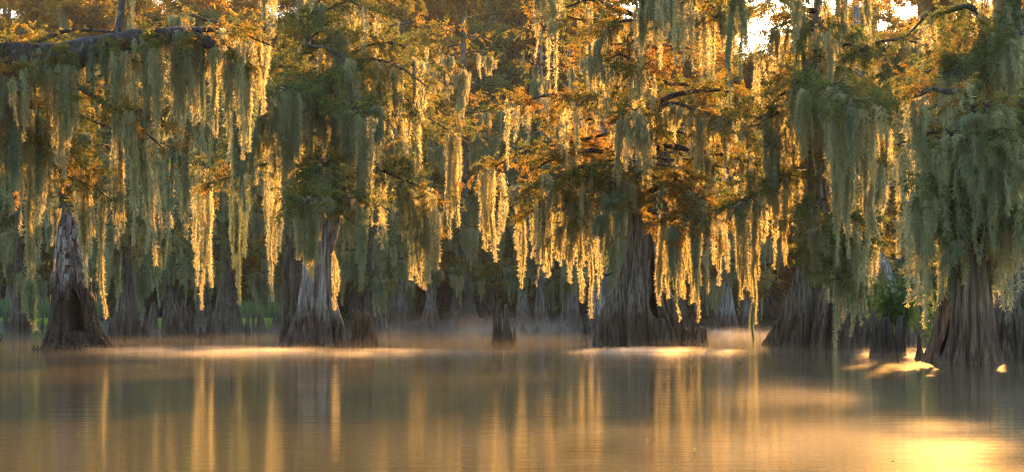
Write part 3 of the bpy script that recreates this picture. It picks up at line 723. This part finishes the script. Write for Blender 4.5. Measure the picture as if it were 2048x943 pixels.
# --- middle-distance trees: (px base, waterline row, base half width, top half width, bark, leaves, top height, label)
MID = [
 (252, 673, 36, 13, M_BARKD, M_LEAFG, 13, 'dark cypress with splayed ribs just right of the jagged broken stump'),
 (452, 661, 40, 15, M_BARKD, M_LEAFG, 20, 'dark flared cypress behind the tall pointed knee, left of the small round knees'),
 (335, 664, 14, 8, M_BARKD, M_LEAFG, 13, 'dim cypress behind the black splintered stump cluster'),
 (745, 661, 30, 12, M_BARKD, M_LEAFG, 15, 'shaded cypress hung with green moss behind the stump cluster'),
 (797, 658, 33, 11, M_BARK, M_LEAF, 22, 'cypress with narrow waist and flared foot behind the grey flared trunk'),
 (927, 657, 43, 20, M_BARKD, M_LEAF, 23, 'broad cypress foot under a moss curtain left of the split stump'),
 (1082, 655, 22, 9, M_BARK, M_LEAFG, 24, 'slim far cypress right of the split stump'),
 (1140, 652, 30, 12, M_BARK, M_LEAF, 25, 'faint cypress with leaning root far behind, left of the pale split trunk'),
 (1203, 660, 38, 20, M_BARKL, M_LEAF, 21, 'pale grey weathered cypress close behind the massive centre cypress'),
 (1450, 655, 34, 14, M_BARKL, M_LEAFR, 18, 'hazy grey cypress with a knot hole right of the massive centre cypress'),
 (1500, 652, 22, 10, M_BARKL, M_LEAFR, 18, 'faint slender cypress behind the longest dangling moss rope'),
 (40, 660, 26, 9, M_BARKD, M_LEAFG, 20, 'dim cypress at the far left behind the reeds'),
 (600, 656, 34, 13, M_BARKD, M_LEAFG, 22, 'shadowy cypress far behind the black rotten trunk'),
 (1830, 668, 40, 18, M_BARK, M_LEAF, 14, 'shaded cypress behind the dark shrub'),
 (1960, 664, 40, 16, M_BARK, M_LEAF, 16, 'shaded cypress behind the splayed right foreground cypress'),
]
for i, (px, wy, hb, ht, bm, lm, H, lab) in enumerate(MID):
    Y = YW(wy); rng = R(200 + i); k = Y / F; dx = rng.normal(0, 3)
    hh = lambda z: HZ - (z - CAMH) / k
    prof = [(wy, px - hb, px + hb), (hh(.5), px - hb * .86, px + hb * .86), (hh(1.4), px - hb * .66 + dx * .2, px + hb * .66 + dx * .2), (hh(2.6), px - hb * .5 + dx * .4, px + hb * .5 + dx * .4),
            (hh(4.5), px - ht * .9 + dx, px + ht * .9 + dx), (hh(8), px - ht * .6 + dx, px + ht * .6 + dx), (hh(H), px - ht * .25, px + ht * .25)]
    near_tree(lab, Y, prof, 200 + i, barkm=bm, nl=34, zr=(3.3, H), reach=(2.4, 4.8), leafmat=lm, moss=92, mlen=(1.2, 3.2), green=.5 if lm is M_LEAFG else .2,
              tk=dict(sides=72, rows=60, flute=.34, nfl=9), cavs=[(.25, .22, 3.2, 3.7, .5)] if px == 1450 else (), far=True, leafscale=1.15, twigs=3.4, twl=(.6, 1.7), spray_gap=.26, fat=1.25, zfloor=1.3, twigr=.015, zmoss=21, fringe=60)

# --- far forest: four kinds, copied
protos = []
for i, (lm, H, gr) in enumerate([(M_LEAFR, 31, .1), (M_LEAF, 28, .2), (M_LEAFR, 35, .1), (M_LEAFG, 26, .4)]):
    rng = R(400 + i); root = empty('forest_tree', (0, 0, 0), 'x', 'tree')
    mb = MB(); Yr = 100.0
    # trunk built around the origin with the same lofting
    zs = np.array([-.5, .1, 1, 2.5, 5, 12, H]); rr = np.array([1.5, 1.4, 1.1, .8, .55, .4, .08])
    z = np.linspace(-.5, H, 60); th = np.linspace(0, 6.2832, 40, endpoint=False); r = smooth_interp(z, zs, rr)
    fl = 1 - .3 * np.exp(-np.maximum(z, 0) / 4)[:, None] * np.abs(np.sin(th * 4.5 + i))[None]
    bend = .25 * np.sin(z * .2 + i)
    G = np.stack([bend[:, None] + r[:, None] * fl * np.cos(th), r[:, None] * fl * np.sin(th), np.repeat(z[:, None], 40, 1)], -1); mb.grid(G)
    link('trunk', mb.mesh('trunk', M_BARK), root)
    limbs = []; az0 = rng.uniform(0, 6.28)
    for j in range(34):
        zz = 4 + (H - 4.5) * (j + rng.uniform(0, .8)) / 34; re = rng.uniform(3, 6.5) * (1 - .35 * (zz / H) ** 2)
        limbs.append((rand_limb(rng, np.array([0, 0, zz]), az0 + j * 2.4, re, rng.uniform(.3, 2.2), rng.uniform(.3, 1.4), jit=.15), rng.uniform(.06, .12)))
    # all limbs of a far tree are one part; they are a pixel or two wide
    mbl = MB(); pos = []; dr = []; anc = []
    for P, rl in limbs:
        P = respline(P, 10); tube(mbl, P, rl * (1 - np.linspace(0, .9, 10)), 5)
        n = 16; t = rng.uniform(.15, 1, n) * 9; i0 = np.minimum(t.astype(int), 8); b = P[i0] + (P[i0 + 1] - P[i0]) * (t - i0)[:, None]
        anc += list(b[:2])
        m = 14; d = norm(rng.normal(0, 1, (n, 3)) * np.array([1, 1, .3])); u = rng.uniform(.1, 1, (n, m)) * rng.uniform(.8, 2.2, (n, 1))
        pp = b[:, None] + d[:, None] * u[..., None]; pp[..., 2] -= .12 * u**2
        pos.append(pp.reshape(-1, 3)); dr.append(norm(np.repeat(d, m, 0) + rng.normal(0, .6, (n * m, 3))))
    link('limbs', mbl.mesh('limbs', M_LIMB), root).name = 'limb'
    V = leaf_cloud(np.concatenate(pos), np.concatenate(dr), rng, 1.7, SPRAYS_FAR); link('crown', quad_mesh('crown', V, lm), root)
    for p in [anc[q] for q in rng.permutation(len(anc))[:26]]:
        if p[2] > 3: hang(root, p, min(rng.uniform(2, 4.5), p[2] - 1.5), rng, gr, 1.0, 2.0)
    protos.append(root)
kinds = ['tall rust-gold cypress', 'green and rust cypress', 'towering golden cypress', 'dull green cypress']
zones = [(-999, 420, 'behind the left moss curtains'), (420, 850, 'behind the grey flared cypress'), (850, 1250, 'behind the split stump'),
         (1250, 1600, 'beyond the massive centre cypress'), (1600, 9999, 'beyond the wide dark right cypress')]
rng = R(77); used = [False] * 4; rows_ = [(150, 28, .74), (172, 32, .95), (202, 44, 1.32), (242, 44, 1.66)]
fill = [(40, 200), (150, 215), (235, 195), (900, 205), (955, 190), (1010, 215), (870, 240), (960, 235), (1060, 205), (300, 205), (700, 215), (170, 185), (440, 190), (760, 188), (80, 190), (1850, 190), (1915, 188), (8, 205), (1500, 150), (1548, 156), (1592, 151), (1525, 170), (380, 215), (520, 200), (1690, 210), (1880, 205), (1180, 215), (1330, 210), (1410, 205)]
for Y, n, rs in rows_ + [(0, len(fill), 0)]:
    for j in range(n):
        px = -500 + 3050 * (j + rng.uniform(.1, .9)) / n; y = Y + rng.uniform(-8, 8)
        k = int(rng.integers(0, 4))
        if not Y: px, y = fill[j]; rs = y / 138 if y > 180 else y / 151
        if Y and 1470 < px < 1600 and (Y > 160 or rng.random() < .7): continue      # the gap with the open sky
        x = (px - 1024) / F * y; s = rs * rng.uniform(.85, 1.1)
        if 1350 < px < 1900: k = int(rng.choice([0, 1, 2])); s *= .92
        o = protos[k] if not used[k] else copy_tree(protos[k]); used[k] = True
        o.location = (x, y, .2); o.rotation_euler = (0, 0, rng.uniform(0, 6.28)); o.scale = (s, s, s)
        zt = [zz for a, b, zz in zones if a <= px < b][0]
        o['label'] = kinds[k] + ' in the hazy far forest ' + zt
        o['group'] = 'far forest trees'

def thicket(name, label, n, x0, x1, y0, y1, top, seed, mat, leaf):
    rng = R(seed); Y = rng.uniform(y0, y1, n); x = rng.uniform(x0, x1, n)
    prof = top * (.55 + .45 * np.sin(x * .13 + 1) * np.sin(x * .047 + Y * .05)) 
    z = prof * rng.uniform(0, 1, n) ** .8 + .2
    V = leaf_cloud(np.stack([x, Y, z], 1), rng.normal(0, 1, (n, 3)) * np.array([1, 1, .4]), rng, leaf, SPRAYS_FAR)
    o = link(name, quad_mesh(name, V, mat)); tag(o, label, 'undergrowth', kind='stuff')
thicket('undergrowth', 'dim low undergrowth filling the far bank between the trunks', 9000, -130, 130, 172, 250, 11, 700, M_REED, 4.5)
thicket('far_wood', 'hazy far wood closing the view behind the forest trees', 12000, -230, 230, 270, 330, 34, 701, M_LEAF, 8)

# ------------------------------------------------------------------ stumps and knees
# tall broken stump with a hollow, at the left
Y = YW(697)
root = empty('broken_stump', tuple(W(150, 0, Y) * np.array([1, 1, 0])), 'tall jagged broken cypress stump with pale peeling wood and black hollow at left', 'stump')
mb = MB()
trunk(mb, Y, [(698, 78, 236), (680, 84, 222), (660, 92, 208), (630, 98, 196), (600, 102, 188), (570, 106, 180), (540, 110, 176), (510, 114, 170), (480, 117, 160), (450, 120, 150), (420, 124, 142), (403, 127, 138)],
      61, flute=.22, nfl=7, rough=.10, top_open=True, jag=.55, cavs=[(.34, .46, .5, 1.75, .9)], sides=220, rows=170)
link('trunk', mb.mesh('trunk', M_STUMP, False), root, True)
# slabs of peeling wood round the upper half
mbp = MB(); rng = R(62)
for q in range(110):
    py = rng.uniform(440, 600); th = rng.uniform(-1.7, 1.7); z = CAMH + (HZ - py) / F * Y
    if z < 2.0 and .1 < th < .95: continue
    c = np.interp(-py, [-698, -600, -540, -480, -403], [157, 145, 143, 138.5, 132.5]); hw = np.interp(-py, [-698, -600, -540, -480, -403], [79, 43, 33, 21, 6])
    cx = (c - 1024) / F * Y; r = hw / F * Y * 1.0
    l = rng.uniform(.15, .5); w = rng.uniform(.03, .08); tk = .015
    u = np.linspace(0, 1, 6); ww = w * (1 - .5 * rng.random() * u) * (1 + rng.uniform(-.2, .2, 6)); zz = z + l * .5 - l * u; rr = r * (1 + (hw * .0008)) + .015 + .07 * u * rng.uniform(0, 1)
    n_ = np.array([math.sin(th), -math.cos(th), 0]); s_ = np.array([math.cos(th), math.sin(th), 0])
    P = np.array([cx, Y, 0]) + rr[:, None] * n_ + np.outer(zz, [0, 0, 1])
    a = P - s_ * ww[:, None]; b = P + s_ * ww[:, None]; nn = n_ * tk
    mbp.grid(np.stack([a - nn, b - nn, b + nn, a + nn], 1))
link('peeling_wood', mbp.mesh('peeling_wood', M_STUMP, False), root, True)

def spires(name, Y, base, items, seed, label, cat, mat=M_BARKD, group=None, flute=.3, nfl=5, rough=.09):
    """stump or knee made of one or several merged spires. items: (px base L, R, px top, py top, top half width)"""
    cxp = sum((a + b) / 2 for a, b, *_ in items) / len(items)
    root = bpy.data.objects.new(name, None)
    mb = MB(); p0 = W(cxp, 0, Y)
    for j, (a, b, tx, ty, tw) in enumerate(items):
        c0 = (a + b) / 2; h0 = (b - a) / 2; yy = Y + (0 if j == 0 else R(seed + j).uniform(-.5, .5) * (b - a) / F * Y)
        pr = [(base, a, b)]
        for f, sh in ((.18, .74), (.4, .48), (.65, .30), (.87, .14)):
            c = c0 + (tx - c0) * f; h = tw + (h0 - tw) * sh * (1 - f * .3); pr.append((base + (ty - base) * f, c - h, c + h))
        pr.append((ty, tx - tw, tx + tw))
        trunk(mb, yy, pr, seed + j, flute=flute, nfl=nfl, rough=rough, sides=56, rows=46)
    me = mb.mesh(name, mat)
    o = link(name, me); me.transform(__import__('mathutils').Matrix.Translation((-p0[0], -Y, 0))); o.location = (p0[0], Y, 0)
    return tag(o, label, cat, group)

spires('splintered_stump', YW(673), 673, [(326, 372, 345, 612, 3), (345, 392, 366, 604, 3), (330, 350, 334, 622, 2), (372, 397, 378, 612, 2), (350, 380, 355, 606, 2), (362, 392, 384, 626, 4)], 71,
       'black splintered stump cluster with many points, left of the tall pointed knee', 'stump')
spires('splintered_stump', YW(662), 662, [(282, 320, 308, 604, 4), (270, 300, 288, 618, 3), (300, 318, 312, 612, 3)], 72, 'dim knobbly stump between the ribbed dark cypress and the splintered cluster', 'stump')
spires('cypress_knee', YW(673), 673, [(408, 432, 420, 610, 2), (416, 434, 426, 650, 2)], 73, 'tall narrow pointed knee between the splintered cluster and the flared trunk', 'cypress knee')
spires('cypress_knee', YW(661), 661, [(507, 535, 521, 630, 6)], 74, 'short rounded black knee left of the black rotten trunk', 'cypress knee', flute=.1)
spires('cypress_knee', YW(662), 662, [(534, 572, 552, 618, 2), (552, 574, 562, 630, 2)], 75, 'sharp triangular knee at the foot of the black rotten trunk', 'cypress knee', flute=.1)
spires('cypress_knee', YW(657), 657, [(476, 487, 481, 626, 2.2)], 76, 'thin post-like knee, leftmost of three on the distant water beside the flared trunk', 'cypress knee')
spires('cypress_knee', YW(657), 657, [(487, 503, 495, 629, 1.5)], 77, 'small cone knee between two thin post-like knees', 'cypress knee')
spires('cypress_knee', YW(657), 657, [(503, 511, 507, 627, 2)], 78, 'thin post-like knee just left of the rounded black knee', 'cypress knee')
spires('stump_cluster', YW(689), 689, [(696, 742, 716, 622, 4), (716, 758, 733, 628, 7), (738, 760, 742, 634, 3), (700, 730, 704, 642, 3)], 79,
       'rough brown stump cluster against the right foot of the grey flared cypress', 'stump', mat=M_BARKB)
spires('split_stump', YW(686), 686, [(981, 1010, 998, 602, 4), (1000, 1028, 1012, 610, 4), (982, 1000, 989, 614, 1.5)], 80, 'lone brown split stump with two spires in open water', 'stump', mat=M_BARKD, flute=.16)
spires('cypress_knee', YW(686), 686, [(1025, 1031, 1029, 655, 1.6)], 81, 'thin upright stick of a knee just right of the split stump', 'cypress knee', mat=M_BARKB)
spires('cypress_knee', YW(663), 663, [(1066, 1084, 1075, 654, 3)], 82, 'low dark lump of a knee on the water left of the pale weathered cypress', 'cypress knee')
spires('cypress_knee', YW(654), 654, [(1110, 1160, 1148, 622, 3)], 83, 'leaning dark wedge-shaped root left of the pale weathered cypress', 'root')
spires('gnarled_knee', YW(689), 689, [(1362, 1400, 1385, 634, 3), (1380, 1414, 1400, 655, 6), (1392, 1418, 1408, 658, 6)], 84, 'gnarled dark knee curling at the right foot of the massive centre cypress', 'cypress knee', mat=M_BARKB)
spires('dark_stump', YW(711), 711, [(1738, 1775, 1748, 622, 3), (1752, 1800, 1772, 640, 12), (1780, 1815, 1802, 636, 8), (1742, 1790, 1760, 650, 8)], 85, 'black ragged stump below the dark shrub, between the two big right trees', 'stump', flute=.34, nfl=9)
spires('cypress_knee', YW(718), 718, [(1828, 1852, 1838, 670, 2)], 86, 'thin dark broken knee left of the hollow brown buttress', 'cypress knee')
for px, w_, ty, lab in [(69, 5, 690, 'tiny black knee, left one of two at the left foot of the jagged broken stump'), (77, 5, 692, 'tiny black knee, right one of two at the left foot of the jagged broken stump'),
                        (244, 4, 691, 'tiny black knee right of the jagged broken stump')]:
    spires('cypress_knee', YW(698), 698, [(px - w_, px + w_, px - 2, ty, 1)], int(px), lab, 'cypress knee')
rng = R(9)
for j, (px, ty) in enumerate([(9, 627), (14, 622), (30, 634), (36, 630), (47, 626), (54, 637), (60, 633), (70, 640), (85, 634), (22, 638), (98, 640), (120, 637)]):
    spires('cypress_knee', YW(655.5) + rng.uniform(-1, 1), 655.5, [(px - 6, px + 6, px, ty, 1.4)], 300 + j, 'small dark knee in the row before the green reeds at far left', 'cypress knee', group='knees before the reeds')
for j, (px, w_, ty, wy, lab) in enumerate([(222, 14, 640, 676, 'short blunt knee against the ribbed dark cypress near the broken stump'), (286, 9, 644, 672, 'low pointed knee before the dim knobbly stump'),
        (402, 6, 655, 672, 'tiny low knee touching the tall narrow pointed knee'), (448, 10, 645, 668, 'dark pointed knee at the foot of the flared dark cypress'), (494, 7, 650, 668, 'small dark knee on the open water under the three thin knees'),
        (862, 8, 646, 661, 'small pointed knee left of the broad cypress foot'), (958, 9, 640, 662, 'dark knee leaning on the broad cypress foot'), (1045, 8, 648, 664, 'small dark knee right of the thin upright stick'),
        (1118, 10, 642, 661, 'dark cone knee on the far water between the split stump and the massive cypress'), (1172, 10, 632, 672, 'pointed knee at the left foot of the massive cypress')]):
    spires('cypress_knee', YW(wy), wy, [(px - w_, px + w_, px + R(600 + j).uniform(-2, 2), ty, 1.6), (px, px + w_ * 1.4, px + w_ * .8, (ty + wy) / 2, 1.2)], 620 + j * 3, lab, 'cypress knee')
# hooked twig at the left edge
mb = MB(); tube(mb, respline([W(-12, 688, 50), W(-4, 672, 50), W(2, 666, 50), W(3, 674, 50), W(1, 682, 50)], 12), np.linspace(.05, .02, 12), 6, R(3))
o = link('driftwood', mb.mesh('driftwood', M_BARKD)); tag(o, 'dark hooked branch tip at the left edge of the water', 'branch')

# ------------------------------------------------------------------ shrub over the dark stump, reeds, water plants
def bush(px, py, wpx, hpx, Y, n, seed, label, mat=M_BUSH, leaf=.8):
    rng = R(seed); c = W(px, py, Y); root = empty('shrub', (c[0], Y, 0.5), label, 'shrub'); off = -np.array(root.location)
    rx, rz = wpx / 2 / F * Y, hpx / 2 / F * Y; mb = MB(); pos = []; dd = []
    for k in range(16):
        a = rng.normal(0, 1, 3); a /= np.linalg.norm(a); a *= rng.uniform(.55, 1)
        tip = c + a * np.array([rx, rx * .7, rz]); st = np.array([c[0] + rng.normal(0, .1), Y + rng.normal(0, .1), 0.9])
        P = respline([st, (st + tip) / 2 + rng.normal(0, .08, 3), tip], 8); tube(mb, P + off, np.linspace(.02, .006, 8), 5)
        m = n // 16; u = rng.uniform(.35, 1, m) * 7; i0 = np.minimum(u.astype(int), 6); b = P[i0] + (P[i0 + 1] - P[i0]) * (u - i0)[:, None]
        pos.append(b + rng.normal(0, .16, (m, 3)) * np.array([rx, rx, rz]) * 1.3); dd.append(norm(rng.normal(0, 1, (m, 3)) + a))
    link('stems', mb.mesh('stem', M_LIMB), root).name = 'stem'
    link('foliage', quad_mesh('foliage', leaf_cloud(np.concatenate(pos), np.concatenate(dd), rng, leaf * .6, SPRAYS) + off, mat), root)
bush(1790, 590, 125, 95, 39.5, 900, 91, 'dark green bushy shrub growing over the black ragged stump')
bush(1925, 650, 150, 110, 37.5, 700, 98, 'dim brownish-green brush behind the splayed right foreground cypress')
#bush(2040, 650, 120, 110, 36.5, 500, 99, 'dark tangled brush at the far right edge behind the trunks')
#bush(2010, 640, 90, 130, 33.5, 500, 92, 'straggly green shrub at the right edge beside the splayed foreground cypress', M_REED, .7)

def reeds(n, x0, x1, y0, y1, h, seed, name, label, mat, w=.02):
    rng = R(seed); Y = rng.uniform(y0, y1, n); x = (rng.uniform(x0, x1, n) - 1024) / F * Y
    hh = h * rng.uniform(.5, 1, n); b = np.stack([x, Y, np.full(n, .0)], 1); ln = rng.normal(0, .18, (n, 3)); ln[:, 2] = 1
    m1 = b + ln * (hh * .55)[:, None]; t = m1 + (ln + rng.normal(0, .3, (n, 3)) * np.array([1, 1, 0])) * (hh * .45)[:, None]
    a = rng.uniform(0, 3.14, n); s = np.stack([np.cos(a), np.sin(a), np.zeros(n)], 1) * w
    q = np.concatenate([np.stack([b - s, b + s, m1 + s, m1 - s], 1), np.stack([m1 - s, m1 + s, t + s * .15, t - s * .15], 1)])
    o = link(name, quad_mesh(name, q, mat)); tag(o, label, 'reeds' if 'reed' in name else 'plants', kind='stuff')
reeds(9000, -120, 190, 131, 145, 2.6, 93, 'reeds', 'tall green reeds on the far bank behind the left stump', M_REED, .035)
reeds(3500, 470, 600, 130, 145, 2.4, 94, 'reeds', 'green reeds seen between the trunks left of the black rotten trunk', M_REED, .035)
def pads(n, x0, x1, y0, y1, seed, label):
    rng = R(seed); Y = rng.uniform(y0, y1, n); x = (rng.uniform(x0, x1, n) - 1024) / F * Y; c = np.stack([x, Y, rng.uniform(.05, .75, n)], 1)
    a = norm(rng.normal(0, 1, (n, 3)) + np.array([0, 0, .8])); s = norm(np.cross(a, rng.normal(0, 1, (n, 3)))) * .09; t = np.cross(a, s / .09) * .13
    o = link('water_plants', quad_mesh('water_plants', np.stack([c - s, c - t, c + s, c + t], 1), M_PAD)); tag(o, label, 'plants', kind='stuff')
pads(3600, -120, 190, 127, 131, 95, 'bright green broad-leaved water plants in front of the left reeds')
pads(1300, 480, 575, 126, 130, 96, 'bright water plants behind the small round knees')
pads(500, 310, 345, 126, 130, 97, 'bright water plants glimpsed left of the splintered cluster')

# ------------------------------------------------------------------ hero moss festoons
for i, (px, t, b, w, Y, n, r0, g, lab) in enumerate(HERO):
    L = (b - t) / F * Y; Wd = w / F * Y
    q = moss_quads(L, max(Wd - 1.6 * r0, .04), n, 500 + i, r0 * Y / 52, dens=400 if n > 3 else 460, fw=.009, minl=.5)
    o = link('moss_festoon', quad_mesh('moss_festoon', q, M_MOSSG if g >= .8 else M_MOSS)); o.location = tuple(W(px, t, Y))
    tag(o, lab, 'hanging moss', 'prominent hanging moss ropes')

# floating specks
rng = R(8); n = 90; Yf = F / rng.uniform(58, 300, n) ; x = (rng.uniform(0, 2048, n) - 1024) / F * Yf
c = np.stack([x, Yf, np.full(n, .006)], 1); a = rng.uniform(0, 6.28, n); s = .012 * rng.uniform(.5, 1.5, n)
u = np.stack([np.cos(a), np.sin(a), 0 * a], 1) * s[:, None]; v = np.stack([-np.sin(a), np.cos(a), .3 + 0 * a], 1) * s[:, None] * 1.5
o = link('floating_leaves', quad_mesh('floating_leaves', np.stack([c - u, c - v * np.array([1, 1, 0]), c + u, c + v], 1), M_PAD)); tag(o, 'tiny pale leaf flecks floating on the water', 'leaf litter', kind='stuff')
